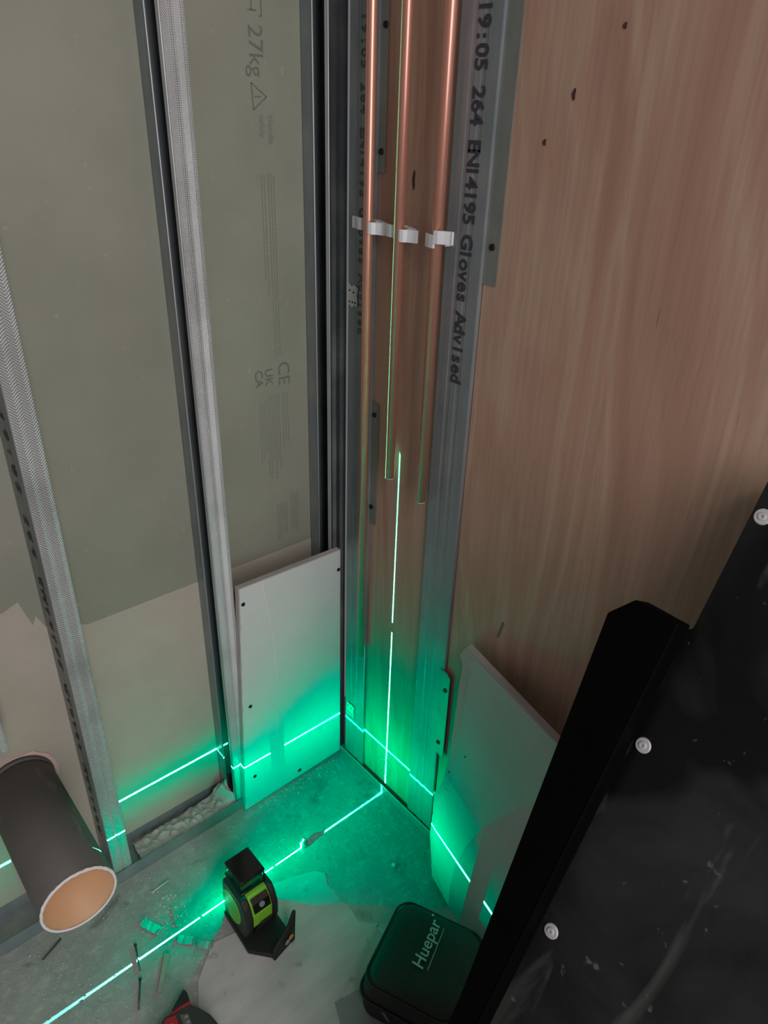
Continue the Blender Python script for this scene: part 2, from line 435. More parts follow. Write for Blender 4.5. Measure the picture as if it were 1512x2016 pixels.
STUD_TEXT = '19:05 264 EN14195 Gloves Advised'
def stud_web_left(x, zb, zt, label):
    """stud whose web shows on the left, opening to the right"""
    s = thing('metal_stud', (x + .017, .045, zb), label, 'metal stud', 'vertical metal studs of the left wall')
    a = MB(); prof(a, flange_pts(x, x + .034, YF), zb, zt); obj('front_flange', a, 'galvanised_knurled', s)
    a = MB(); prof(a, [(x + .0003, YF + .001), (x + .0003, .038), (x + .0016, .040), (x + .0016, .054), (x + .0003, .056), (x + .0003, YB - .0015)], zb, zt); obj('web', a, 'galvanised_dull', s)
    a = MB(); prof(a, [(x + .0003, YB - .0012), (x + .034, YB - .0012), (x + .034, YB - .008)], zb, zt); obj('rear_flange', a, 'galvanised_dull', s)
    a = MB(); prof(a, [(x + .0338, YF + .0015), (x + .0338, YF + .007)], zb, zt); obj('lip', a, 'galvanised', s)
    return s
def stud_open_left(x, wd, zb, zt, label, front='galvanised_cross_knurled', dark=False):
    """stud opening to the left, its web on the right"""
    s = thing('metal_stud', (x + wd / 2, .045, zb), label, 'metal stud', 'vertical metal studs of the left wall')
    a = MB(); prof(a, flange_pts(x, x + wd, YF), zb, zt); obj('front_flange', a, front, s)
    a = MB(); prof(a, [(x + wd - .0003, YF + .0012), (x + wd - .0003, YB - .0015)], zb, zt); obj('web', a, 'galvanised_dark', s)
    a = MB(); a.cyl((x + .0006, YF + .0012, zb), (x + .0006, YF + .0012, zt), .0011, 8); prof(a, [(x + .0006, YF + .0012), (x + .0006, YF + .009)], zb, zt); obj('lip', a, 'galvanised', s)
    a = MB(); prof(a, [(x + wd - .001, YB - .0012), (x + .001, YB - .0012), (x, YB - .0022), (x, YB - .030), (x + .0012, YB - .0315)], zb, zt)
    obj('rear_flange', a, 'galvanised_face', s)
    a = MB(); a.cyl((x - .0003, YB - .031, zb), (x - .0003, YB - .031, zt), .0012, 8); obj('rear_lip', a, 'galvanised', s)
    return s
sa = stud_web_left(-.533, 0.003, 2.25, 'knurled metal stud with printed grey side, right of the dark wide tube')
a = MB(); a.text('19:05 264 EN14195 Gloves Advised', (-.5336, .058, .94), U, V3((0, -1, 0)), .030, mono=.0265, bold=.0012); obj('printed_text', a, 'ink', sa)
stud_open_left(-.270, .034, .003, 2.25, 'knurled metal stud at the left edge of the white board, open to the left')
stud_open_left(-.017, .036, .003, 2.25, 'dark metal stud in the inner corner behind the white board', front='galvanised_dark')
stud_open_left(-.674, .034, .428, 2.25, 'cut metal stud ending above the dark wide tube, leftmost of all')

# floor track of the left wall
t = thing('floor_track', (-.7, .045, 0), 'grey metal floor track along the foot of the left wall', 'floor track')
a = MB(); a.box((-1.3, .0095, 0), (-.002, .0825, .0012)); obj('base', a, 'galvanised_dull', t)
a = MB(); a.box((-1.3, .0095, 0), (-.002, .0105, .030)); obj('front_lip', a, 'galvanised_face', t)
a = MB(); a.box((-1.3, .0800, 0), (-.002, .0812, .028)); obj('rear_lip', a, 'galvanised_face', t)

# crumpled sheet lying in the track
m = MB(); nx, ny = 70, 22; grid = []
from mathutils import noise as mn
for i in range(nx + 1):
    row = []
    for j in range(ny + 1):
        u_ = i / nx; v_ = j / ny
        x = -.478 + .208 * u_; y = .0125 + .062 * v_
        env = math.sin(math.pi * v_) ** .45 * (.012 + .010 * u_ + .022 * max(0, u_ - .78) / .22)
        nn = mn.noise(V3((x * 30, y * 30, 1.3))) * .5 + abs(mn.noise(V3((x * 50 + y * 70, y * 45 - x * 20, 4.1)))) * 1.1
        z = .003 + max(0, env * (.75 + nn * 1.2))
        row.append(m.b.verts.new((x + .003 * mn.noise(V3((x * 60, y * 60, 9))), min(.0745, y + .003 * mn.noise(V3((y * 60, x * 60, 5)))), z)))
    grid.append(row)
for i in range(nx):
    for j in range(ny):
        m.b.faces.new((grid[i][j], grid[i + 1][j], grid[i + 1][j + 1], grid[i][j + 1])).smooth = (i + j) % 3 != 0
obj('crumpled_wrapping', m, 'crumple', label='crumpled pale grey wrapping stuffed in the floor track between two studs', cat='packaging')

# ------------------------------------------------------------------ studs, track and plates of the right wall
def flat_stud(y0, y1, label):
    s = thing('metal_stud', (.003, (y0 + y1) / 2, .004), label, 'metal stud', 'flat metal studs of the right wall')
    f = lambda k: y0 + (y1 - y0) * k
    a = MB(); pts = [(XP - .0002, y0), (.0006, y0), (0, f(.02)), (0, f(.30)), (.0007, f(.33)), (.0007, f(.40)), (0, f(.43)), (0, f(.57)), (.0007, f(.60)), (.0007, f(.67)), (0, f(.70)), (0, f(.98)), (.0006, y1), (XP - .0002, y1)]
    prof(a, pts, .004, 2.25, -.0006); obj('web', a, 'galvanised_face', s)
    return s
s1 = flat_stud(-.076, -.014, 'flat grey metal stud in the corner, behind the longest copper pipe')
s2 = flat_stud(-.2945, -.226, 'flat grey printed metal stud right of the copper pipes')
pitch = (1.421 - .976) / 31
a = MB(); a.text(STUD_TEXT, (-.0008, -.2560, 1.421 - .003), U, V3((0, -1, 0)), .0285, mono=pitch, bold=.0008, depth=0); 
for v in a.b.verts: v.co.x = -.0006
obj('printed_text', a, 'ink', s2)
a = MB(); a.text(STUD_TEXT, (-.0008, -.040, 1.421), U, V3((0, -1, 0)), .022, mono=(1.421 - .995) / 31, bold=.0006, depth=0)
for v in a.b.verts: v.co.x = -.0006
obj('printed_text', a, 'ink_medium', s1)
def knock(z0, y0, parent):
    a = MB()
    outline = [(0, 0), (.006, .003), (.012, -.001), (.017, .004), (.024, .001), (.026, .012), (.024, .02), (.027, .032), (.018, .036), (.010, .033), (.004, .037), (.001, .025), (.003, .014)]
    a.prism([(-.0012, y0 - y, z0 + z) for y, z in outline], (-.0007, 0, 0)); o = obj('printed_badge', a, 'white_tag', parent)
    a = MB()
    for (y, z) in ((.006, .008), (.013, .008), (.020, .008), (.006, .026), (.016, .024)):
        a.cyl((-.0018, y0 - y, z0 + z), (-.0022, y0 - y, z0 + z), .0018, 10)
    obj('badge_dots', a, 'screw_socket', o)
knock(1.030, -.0145, s1); knock(.140, -.020, s1)

t = thing('floor_track', (0, -.2, 0), 'dusty metal floor track along the foot of the right wall', 'floor track')
a = MB(); a.box((-.0035, -.62, 0), (-.0023, -.001, .024)); obj('front_lip', a, 'galvanised_face', t)
a = MB(); a.box((-.0023, -.62, 0), (XP - .0002, -.001, .0012)); obj('base', a, 'galvanised_dull', t)
a = MB(); a.box((-.0046, -.62, .0225), (-.0030, -.001, .0245)); obj('rolled_edge', a, 'galvanised', t)

def plate(y0, y1, z0, z1, cut, screws, label, xf=XP - .0005):
    s = thing('fixing_plate', (.004, (y0 + y1) / 2, z0), label, 'fixing plate', 'grey fixing plates on the plywood')
    a = MB(); k = .008
    pts = [(y0, z0), (y1, z0 + (k if 'b' in cut else 0)), (y1, z1 - (k if 't' in cut else 0)), (y0, z1)]
    if 'b' in cut: pts = [(y0, z0 + k), (y0 - .0 , z0 + k), (y1 + (y0 - y1) * .3, z0), (y1, z0), (y1, z1 - k), (y0 + (y1 - y0) * .6, z1), (y0, z1)]
    a.prism([(xf, y, z) for y, z in pts], (-.0016, 0, 0)); obj('plate', a, 'bracket_metal', s)
    for y, z in screws:
        c = MB(); c.cyl((xf - .0014, y, z), (xf - .0035, y, z), .0046, 16, r2=.0040); sc = obj('screw', c, 'screw_black', s)
        c = MB(); c.cyl((xf - .0034, y, z), (xf - .0038, y, z), .0018, 6); obj('screw_recess', c, 'screw_socket', sc)
    return s
plate(-.074, -.091, 1.232, 1.60, 't', [(-.086, 1.410), (-.083, 1.259)], 'grey fixing plate between the first two copper pipes, at the top edge')
plate(-.074, -.093, .650, .886, 't', [(-.083, .860), (-.081, .683)], 'grey two-screw fixing plate beside the longest copper pipe, halfway down')
plate(-.293, -.319, 1.112, 1.60, '', [(-.307, 1.159)], 'tall grey fixing plate right of the printed metal stud, at the top')
plate(-.287, -.312, .244, .446, 'b', [(-.303, .406), (-.298, .275)], 'green-lit fixing plate beside the leaning board offcut, near the floor', -.0008)

# oval stamp on the plywood just above the floor
m = MB(); N_ = 28
def el(k, i): t = 2 * math.pi * i / N_; return (XP - .0003, -.150 + k * .024 * math.cos(t) - 0, .068 + k * .026 * math.sin(t))
for i in range(N_): m.quad(el(1, i), el(1, i + 1), el(.93, i + 1), el(.93, i))
for k in range(3): m.box((XP - .0004, -.165, .058 + k * .009), (XP - .0002, -.137, .0595 + k * .009))
obj('printed_stamp', m, 'ink_green', wr)

# ------------------------------------------------------------------ copper pipes and clips
XC = -.018; R_ = .0075
def pipe(y, zb, label):
    s = thing('copper_pipe', (XC, y, zb), label, 'pipe', 'copper pipes on the right wall')
    a = MB(); a.cyl((XC, y, zb + .0008), (XC, y, 2.25), R_, 40, inner=R_ - .0008); obj('pipe_wall', a, 'copper', s)
    a = MB(); a.cyl((XC, y, zb), (XC, y, zb + .0008), R_ - .0001, 32, inner=R_ - .0009); obj('cut_end', a, 'tube_edge', s)
pipe(-.0830, .350, 'longest copper pipe, leftmost, reaching lowest')
pipe(-.1515, .775, 'middle copper pipe with the green laser line along it')
pipe(-.2275, .762, 'right copper pipe beside the printed metal stud')
def clip(y, z, closed, label):
    s = thing('pipe_clip', (.0, y, z - .009), label, 'pipe clip', 'white plastic clips holding the copper pipes')
    a = MB(); a.box((XP - .0004, y - .009, z - .008), (XC + .0080, y + .009, z + .008), .001); obj('base', a, 'clip_plastic', s)
    def jaw(path, dz):
        a = MB(); P = [V3((x, y + q, 0)) for x, q in path]; off = []
        for i in range(len(P)):
            d = (P[min(i + 1, len(P) - 1)] - P[max(i - 1, 0)]).normalized(); off.append(P[i] + V3((abs(d.y), -d.x if d.y > 0 else d.x, 0)) * .0035)
        a.prism([(p.x, p.y, z - .0085 + dz) for p in P + off[::-1]], (0, 0, .017), bevel=.0007, seg=2)
        obj('jaw', a, 'clip_plastic', s)
    if not closed:
        jaw([(XC + .004, .0092), (XC - .001, .012), (XC - .002, .019), (XC - .0005, .027), (XC + .003, .034), (XC + .004, .043)], .002)
        jaw([(XC - .0070, -.0052), (XC - .0072, -.009), (XC - .0050, -.0135), (XC + .000, -.017), (XC + .003, -.024), (XC + .005, -.032)], -.001)
    else:
        jaw([(XC - .002, .021), (XC - .0075, .014), (XC - .0095, .006), (XC - .0100, -.003)], -.002)
        jaw([(XC - .0100, -.002), (XC - .0085, -.009), (XC - .003, -.016), (XC + .001, -.023), (XC + .001, -.027)], .004)
clip(-.0830, 1.160, False, 'white open pipe clip on the longest copper pipe')
clip(-.1515, 1.158, False, 'white open pipe clip on the middle copper pipe')
clip(-.2275, 1.160, True, 'white closed pipe clip on the right copper pipe')

# ------------------------------------------------------------------ white board in the corner
t = thing('plasterboard_sheet', (-.13, .006, .0), 'white rectangular plasterboard panel screwed to the studs in the corner', 'plasterboard')
m = MB(); TH = .0118
P = [(-.2585, .002), (-.004, .010), (-.004, .556), (-.233, .560)]
m.prism([(x, .0002, z) for x, z in P], (0, TH, 0)); obj('gypsum_core', m, 'board_core', t)
m = MB()
# paper face with slightly ragged left edge
left = []
for i in range(41):
    q = i / 40; left.append((-.2585 + (.0255) * q + .0022 * mn.noise(V3((0, q * 23, 2))) + .002 * mn.noise(V3((3, q * 61, 2))) + .002, .003 + .555 * q))
pts = [(x, z) for x, z in left] + [(-.0045, .5545), (-.0045, .011)]
m.prism([(x, -.0004, z) for x, z in pts], (0, .0005, 0)); obj('paper_face', m, 'board_face', t)
for x, z in ((-.226, .524), (-.2275, .279), (-.2295, .085), (-.118, .024), (-.009, .511)):
    c = MB(); c.cyl((x, -.0006, z), (x, -.0016, z), .0042, 16, r2=.0036); sc = obj('screw', c, 'screw_black', t)
    c = MB(); c.cyl((x, -.0015, z), (x, -.0019, z), .0016, 6); obj('screw_recess', c, 'screw_socket', sc)
m = MB()
for (x0, z0, x1, z1) in ((-.185, .55, -.172, .45), (-.168, .43, -.163, .30), (-.166, .22, -.172, .16), (-.165, .15, -.162, .06)):
    m = MB(); m.prism([(x0, -.0006, z0), (x0 + .0012, -.0006, z0), (x1 + .0012, -.0006, z1), (x1, -.0006, z1)], (0, -.0002, 0)); obj('scratch', m, 'tube_edge', t)

# ------------------------------------------------------------------ leaning offcut on the right
def lean(y, z, off=0.0):
    """point of the offcut's face, a plane leaning towards the plywood"""
    return V3((.0204 + .23 * y + .074 * z + off, y, z))
t = thing('plasterboard_offcut', (-.07, -.45, 0), 'dirty cut plasterboard offcut leaning on the plywood beside the black beam', 'plasterboard')
edge = [(-.366, .012), (-.358, .039), (-.340, .10), (-.338, .153), (-.335, .202), (-.345, .225), (-.352, .246), (-.358, .304), (-.357, .36), (-.355, .415), (-.354, .47), (-.3545, .511), (-.343, .520), (-.348, .535), (-.357, .549)]
rag = []
for i in range(len(edge) - 1):
    for k in range(5):
        q = k / 5; y = edge[i][0] * (1 - q) + edge[i + 1][0] * q; z = edge[i][1] * (1 - q) + edge[i + 1][1] * q
        rag.append((y + .0022 * mn.noise(V3((z * 140, 1, 2))), z))
rag.append(edge[-1])
out = [(-.66, .001), (-.432, .001)] + rag + [(-.66, .546)]
m = MB(); m.prism([lean(y, z, .0004) for y, z in out], (.0118, 0, 0)); obj('gypsum_core', m, 'board_core', t)
face = [(-.66, .0015), (-.434, .0015), (-.374, .040)] + [(y - .010 - .016 * (z > .24) * (.6 + .6 * abs(mn.noise(V3((z * 30, 5, 1))))) - .004 * abs(mn.noise(V3((z * 90, 3, 3)))), z) for y, z in rag if .05 < z < .53] + [(-.386, .545), (-.66, .5455)]
m = MB(); m.prism([lean(y, z, 0) for y, z in face], (-.0005, 0, 0)); obj('paper_face', m, 'offcut_face', t)
for y, z in ((-.366, .284), (-.40, .352)):
    m = MB(); m.cyl(lean(y, z, -.0006), lean(y, z, -.001), .002, 12); obj('nail_mark', m, 'screw_black', t)
m = MB(); m.prism([lean(-.392, .49, -.0006), lean(-.395, .49, -.0006), lean(-.394, .51, -.0006), lean(-.392, .51, -.0006)], (-.0003, 0, 0)); obj('scratch', m, 'torn_board', t)

# ------------------------------------------------------------------ wide tube coming out of the left boards
TC = V3((-.632, 0, .287)); TR = .055; TY = -.190
t = thing('wide_tube', (-.632, YB, .287), 'wide dark dusty tube with tan inside, sticking out of the left wall', 'tube')
m = MB(); m.cyl((TC.x, YB - .001, TC.z), (TC.x, TY + .0015, TC.z), TR, 96, inner=TR - .0022)
for v in m.b.verts:
    if (v.co - V3((TC.x, v.co.y, TC.z))).length > TR - .001:
        v.co += (v.co - V3((TC.x, v.co.y, TC.z))).normalized() * .0006 * mn.noise(v.co * 40)
obj('outer_skin', m, 'tube_outer', t)
m = MB(); m.cyl((TC.x, YB - .001, TC.z), (TC.x, TY + .0005, TC.z), TR - .0023, 96, inner=TR - .0032); obj('inner_skin', m, 'tube_inner', t)
m = MB(); rings = []
for rad, dy in ((TR + .0004, .002), (TR, -.0004), (TR - .0034, -.0006), (TR - .0036, .001)):
    ring = []
    for i in range(120):
        a_ = 2 * math.pi * i / 120; j = .0007 * mn.noise(V3((math.cos(a_) * 9, math.sin(a_) * 9, rad * 900)))
        ring.append(m.b.verts.new((TC.x + (rad + j) * math.cos(a_), TY + dy + j, TC.z + (rad + j) * math.sin(a_))))
    rings.append(ring)
for A_, B_ in zip(rings, rings[1:]):
    for i in range(120): m.b.faces.new((A_[i], A_[(i + 1) % 120], B_[(i + 1) % 120], B_[i])).smooth = True
obj('cut_rim', m, 'tube_edge', t, label='pale rough cut rim')
m = MB(); pts = []
for i in range(40):
    a_ = 2 * math.pi * i / 40; r_ = TR * (1.10 + .10 * mn.noise(V3((math.cos(a_) * 3, math.sin(a_) * 3, 3))))
    pts.append((TC.x + r_ * math.cos(a_) + .004, TC.z + r_ * math.sin(a_)))
m.prism([(x, YB - .0012, z) for x, z in pts], (0, -.0015, 0)); obj('torn_paper_ring', m, 'torn_board', t)
# wrapped sleeve step near the wall
m = MB(); m.cyl((TC.x, YB - .003, TC.z), (TC.x, YB - .012, TC.z), TR + .0025, 72, r2=TR + .001, inner=TR + .0002); obj('sleeve_end', m, 'tube_outer', t)

# ------------------------------------------------------------------ black panel and beam on the right
D_ = V3((-.47859, 0, -.87804)); NB = V3((.87804, 0, -.47859)); P1 = V3((-.024, -.719, .9885))
def on_panel(y, z, off=0.0):
    q = (z - P1.z) / D_.z
    p = P1 + D_ * q + NB * off; p.y = y; return p
t = thing('black_panel', (-.5, -1.0, 0), 'large scuffed black panel with washer-headed screws leaning against the plywood', 'panel')
m = MB(); m.prism([on_panel(-.720, .993), on_panel(-.7195, .846), on_panel(-.700, .828), on_panel(-.698, .014), on_panel(-1.32, .014), on_panel(-1.32, .993)], NB * .016, bevel=.001, seg=1); obj('sheet', m, 'panel_black', t)
for y, z in ((-.731, .962), (-.728, .728), (-.730, .522), (-.730, .28), (-.99, .12)):
    p = on_panel(y, z)
    c = MB(); c.cyl(p - NB * -.0002, p - NB * .0016, .0088, 28, r2=.0075); sc = obj('screw_washer', c, 'aluminium', t)
    c = MB(); c.cyl(p - NB * .0016, p - NB * .0030, .0042, 20, r2=.0036, inner=.0016); obj('screw_head', c, 'aluminium', sc)
m = MB()
top = [V3((-.142, -.644, .841)), V3((-.129, -.665, .864)), V3((-.130, -.7160, .863)), V3((-.341, -.7165, .477)), V3((-.5665, -.717, .060)), V3((-.5665, -.690, .060)), V3((-.365, -.684, .433))]
m.prism(top, NB * .036, bevel=.002, seg=2)
obj('black_beam', m, 'beam_black', label='matt black beam with a clipped top corner lying along the black panel edge', cat='beam')

# ------------------------------------------------------------------ things on the floor
m = MB(); m.prism([(x, y, .0002) for x, y in [(-.303, -.179), (-.269, -.190), (-.227, -.207), (-.215, -.224), (-.227, -.248), (-.225, -.270), (-.222, -.316), (-.226, -.340), (-.208, -.362), (-.183, -.383), (-.190, -.45), (-.26, -.60), (-.60, -.60), (-.56, -.36), (-.50, -.245), (-.45, -.205), (-.405, -.215), (-.36, -.19)]], (0, 0, .0016))
obj('floor_sheet', m, 'sheet_dusty', label='pale dusty broken board sheet lying on the floor under the laser level', cat='board sheet')

LX, LY = LASER_H.x, LASER_H.y
t = thing('laser_level', (LX, LY, .002), 'black and lime green cross-line laser level standing on the floor', 'laser level')
def yz(mb, pts, x0, x1, bevel=.002): mb.prism([(x0, y, z) for y, z in pts], (x1 - x0, 0, 0), bevel=bevel); return mb
bodyp = [(-.240, .022), (-.252, .045), (-.2535, .075), (-.246, .098), (-.236, .110), (-.180, .110), (-.176, .095), (-.174, .06), (-.176, .022)]
obj('body', yz(MB(), bodyp, LX - .020, LX + .020), 'lime', t)
cy_, cz_ = -.205, .064
big = [(cy_ + (y - cy_) * 1.07, .010 if z < .03 else cz_ + (z - cz_) * 1.05) for y, z in bodyp]
for sg, w0, w1 in ((-1, .0195, .034), (1, .0195, .031)):
    b_ = obj('side_bumper', yz(MB(), big, LX + sg * w0, LX + sg * w1, .0035), 'rubber_black', t)
    m = MB()
    for k in range(1):
        a = [(LX + sg * w1, -.205 + .030 * math.cos(q), .064 + .036 * math.sin(q)) for q in [2 * math.pi * i / 36 for i in range(36)]]
        m.prism(a, (sg * .0012, 0, 0), bevel=.0004, seg=1)
    obj('side_cover', m, 'lime', b_)
m = MB(); m.box((LX - .026, LY - .0285, .1085), (LX + .026, LY + .0285, .1140), .0015); obj('head_base', m, 'gloss_black', t)
for sx in (-1, 1):
    for sy in (-1, 1):
        m = MB(); m.box((LX + sx * .0230 - .0010, LY + sy * .0230 - .0010, .1135), (LX + sx * .0230 + .0010, LY + sy * .0230 + .0010, .1350)); obj('corner_post', m, 'gloss_black', t)
m = MB(); m.box((LX - .0245, LY - .0285, .1345), (LX + .0245, LY + .0285, .1430), .003, 3); obj('head_cap', m, 'gloss_black', t)
m = MB()
for s_ in (-1, 1):
    m.quad((LX - .0220, LY + s_ * .0245, .1138), (LX + .0220, LY + s_ * .0245, .1138), (LX + .0220, LY + s_ * .0245, .1348), (LX - .0220, LY + s_ * .0245, .1348))
    m.quad((LX + s_ * .0245, LY - .0220, .1138), (LX + s_ * .0245, LY + .0220, .1138), (LX + s_ * .0245, LY + .0220, .1348), (LX + s_ * .0245, LY - .0220, .1348))
obj('window', m, 'clear_window', t)
m = MB(); m.cyl((LX, LY, .1138), (LX, LY, .1215), .006, 24, r2=.001); obj('prism_cone', m, 'aluminium', t)
m = MB(); yz(m, [(-.2530, .082), (-.2475, .0985), (-.2410, .1065), (-.2425, .1085), (-.2500, .1000), (-.2555, .0825)], LX - .0165, LX + .0165, .0006)
cp = obj('control_panel', m, 'gloss_black', t)
m = MB(); m.cyl((LX, -.2505, .0940), (LX, -.2535, .0950), .0052, 24); obj('button', m, 'button_grey', cp)
m = MB(); m.prism([(LX - .017, -.2450, .022), (LX + .017, -.2450, .022), (LX + .017, -.2535, .050), (LX - .006, -.2535, .050)], (0, -.0035, 0), bevel=.0008, seg=1); obj('battery_latch', m, 'rubber_black', t)
m = MB(); m.cyl((LASER_V.x, -.1755, LASER_V.z), (LASER_V.x, -.1560, LASER_V.z), .009, 28); m.cyl((LASER_V.x, -.1560, LASER_V.z), (LASER_V.x, -.1500, LASER_V.z), .006, 28, r2=.001); obj('rear_emitter', m, 'gloss_black', t)
m = MB(); m.prism([(x, y, .0025) for x, y in ((-.408, -.172), (-.345, -.166), (-.335, -.235), (-.337, -.289), (-.383, -.297), (-.412, -.262))], (0, 0, .010), bevel=.0015); br = obj('bracket', m, 'rubber_black', t)
m = MB(); a0, a1 = V3((-.384, -.298, .0025)), V3((-.335, -.289, .0025)); nn = V3((.18, -.98, 0)) * .005
m.prism([a0, a1, a1 + V3((.004, .004, .030)), a1 + V3((.012, .012, .058)), a1 + V3((.006, .010, .060)), a1 + V3((-.010, .004, .040)), a0 + V3((.002, .002, .026))], nn, bevel=.0008, seg=1); mp = obj('magnet_plate', m, 'rubber_black', br)
for k, mt in ((.62, 'magnet'), (.80, 'magnet_copper')):
    c_ = a0.lerp(a1, k) + V3((0, 0, .017 + .004 * (k > .7))); m = MB(); m.cyl(c_ + nn, c_ + nn * 1.25, .0056, 24); obj('magnet', m, mt, mp)
m = MB(); e0, e1 = a0 + nn * 1.02, a0.lerp(a1, .8) + nn * 1.02; m.prism([e0 + V3((.004, 0, .001)), e1 + V3((0, 0, .001)), e1 + V3((0, 0, .0035)), e0 + V3((.004, 0, .0035))], nn * .15); obj('metal_edge', m, 'aluminium', mp)

# soft bag with printed name
BU = V3((.92, .39, 0)).normalized(); BV = V3((BU.y, -BU.x, 0)); K = V3((-.170, -.392, 0))
def bp(a, b_, z): return K - BU * a + BV * b_ + V3((0, 0, z))
t = thing('tool_bag', tuple(bp(.085, .1, .0035)), 'soft black zipped bag with a pale printed name, beside the leaning offcut', 'bag')
m = MB(); prof_z = [(.0035, .006), (.010, .0), (.040, -.002), (.068, .001), (.080, .004), (.087, .009), (.0900, .016), (.0912, .03)]
rings = []
Lb, Wb = .165, .165
for z, inset in prof_z:
    ring = []
    rc = .026
    for cxn, cyn, a0_ in ((1, 1, 0), (0, 1, 90), (0, 0, 180), (1, 0, 270)):
        for k in range(9):
            q = math.radians(a0_ + k * 90 / 8)
            x = (inset + rc) + cxn * (Lb - 2 * (inset + rc)) + rc * math.cos(q); y = (inset + rc) + cyn * (Wb - 2 * (inset + rc)) + rc * math.sin(q)
            wob = 1 + .0
            p = bp(x, y, z); n_ = mn.noise(p * 22); ring.append(m.b.verts.new(p + V3((n_ * .003, n_ * .003, (n_ * .004 if z > .05 else 0)))))
    rings.append(ring)
nr = len(rings[0])
for A_, B_ in zip(rings, rings[1:]):
    for i in range(nr): m.b.faces.new((A_[i], A_[(i + 1) % nr], B_[(i + 1) % nr], B_[i])).smooth = True
c = m.b.verts.new(bp(Lb / 2, Wb / 2, .0925))
for i in range(nr): m.b.faces.new((rings[-1][i], rings[-1][(i + 1) % nr], c)).smooth = True
m.b.faces.new(rings[0][::-1])
bmesh.ops.recalc_face_normals(m.b, faces=m.b.faces[:]); obj('fabric_body', m, 'bag_fabric', t)
def piping(z, inset, r, name, mat):
    m = MB(); pts = []; rc = .026
    for cxn, cyn, a0_ in ((1, 1, 0), (0, 1, 90), (0, 0, 180), (1, 0, 270)):
        for k in range(9):
            q = math.radians(a0_ + k * 90 / 8)
            pts.append(bp((inset + rc) + cxn * (Lb - 2 * (inset + rc)) + rc * math.cos(q), (inset + rc) + cyn * (Wb - 2 * (inset + rc)) + rc * math.sin(q), z))
    n = len(pts); rg = []
    for i in range(n):
        tn = (pts[(i + 1) % n] - pts[i - 1]).normalized(); o_ = V3((0, 0, 1)).cross(tn)
        rg.append([m.b.verts.new(pts[i] + r * (math.cos(a) * o_ + math.sin(a) * V3((0, 0, 1)))) for a in [math.pi / 3 * j for j in range(6)]])
    for i in range(n):
        for j in range(6): m.b.faces.new((rg[i][j], rg[i][(j + 1) % 6], rg[(i + 1) % n][(j + 1) % 6], rg[(i + 1) % n][j])).smooth = True
    return obj(name, m, mat, t)
piping(.084, .0035, .0022, 'piping', 'bag_piping'); zp = piping(.050, -.003, .0024, 'zip', 'bag_piping')
m = MB(); m.prism([bp(.171, .045, .047), bp(.171, .052, .047), bp(.176, .064, .040), bp(.176, .058, .040)], (0, 0, .002)); obj('zip_pull', m, 'dark_steel', zp)
m = MB()
p0 = bp(.113, .064, .0); p1 = V3((-.161, -.479, 0))
ud = (V3((-.163, -.481, 0)) - V3((-.236, -.514, 0))).normalized(); vd = V3((-ud.y, ud.x, 0))
m.text('Huepar', V3((-.236, -.514, .0965)), ud, vd, .0285, shear=.12, bold=.0003)
m.prism([V3((-.234, -.514, .0964)) - vd * .0075 + ud * k for k in (0.002, .078)] + [V3((-.234, -.514, .0964)) - vd * .0065 + ud * k for k in (.078, .002)], (0, 0, .0002))
m.cyl(V3((-.236, -.514, .0964)) + ud * .094 + vd * .018, V3((-.236, -.514, .0966)) + ud * .094 + vd * .018, .0022, 12)
obj('printed_name', m, 'bag_print', t)

m = MB(); m.prism([(x, y, .0022) for x, y in [(-.344, -.423), (-.300, -.433), (-.262, -.47), (-.262, -.62), (-.44, -.62), (-.375, -.50)]], (0, 0, .0010))
obj('mesh_strip', m, 'mesh_fabric', label='grey woven mesh strip on the floor, partly under the black bag', cat='mesh')

# tape measure
TO = V3((-.585, -.342, .0035))
t = thing('tape_measure', tuple(TO), 'red and black tape measure lying on the dusty sheet', 'tape measure')
TU = V3((.20, .98, 0)).normalized(); TV = V3((TU.y, -TU.x, 0))     # TU towards the mouth, TV to the right
def tp(a, b_, z): return TO + TU * a * 1.08 + TV * (b_ * 1.22 - .010) + V3((0, 0, z))
def outline(k=1.0, cut=None):
    o = []
    for i in range(28):
        q = math.radians(-60 + i * 300 / 27)
        o.append((-.0 + .040 * k * math.cos(q + math.pi / 2 + .55), .036 * k * math.sin(q + math.pi / 2 + .55)))
    return o
body = [(.048, -.004), (.058, .006), (.070, .020), (.084, .034), (.080, .040), (.066, .040), (.058, .040), (.046, .050), (.030, .060), (.010, .066), (-.020, .066), (-.036, .056), (-.042, .030), (-.042, -.006), (-.030, -.020), (.0, -.024), (.028, -.020)]
m = MB(); m.prism([tp(a, b_, 0) for a, b_ in body if a < .065], (0, 0, .034), bevel=.004, seg=3); obj('case', m, 'tape_dark', t)
m = MB(); m.prism([tp(a, b_, .0335) for a, b_ in [(.046, .0), (.054, .008), (.052, .020), (-.03, .026), (-.03, -.012), (.0, -.016), (.026, -.012)]], (0, 0, .0020), bevel=.0008, seg=1); lb = obj('red_side_plate', m, 'tape_red', t)
m = MB(); m.text('Milwaukee', tp(.046, .004, .0358), -TU, TV, .017, shear=.3, bold=.0005)
obj('printed_name', m, 'tape_white', lb)
m = MB(); m.prism([tp(a, b_, .0335) for a, b_ in [(.050, .024), (.046, .034), (-.03, .042), (-.03, .030)]], (0, 0, .0016), bevel=.0006, seg=1); gp = obj('grey_side_band', m, 'tape_grey', t)
m = MB()
for k in range(7): m.prism([tp(.040 - k * .008 + i_, j_ + .002 * k * .3, .0352) for i_, j_ in ((0, .029), (.004, .029), (.004, .034), (0, .034))], (0, 0, .0003))
obj('scale_marks', m, 'button_grey', gp)
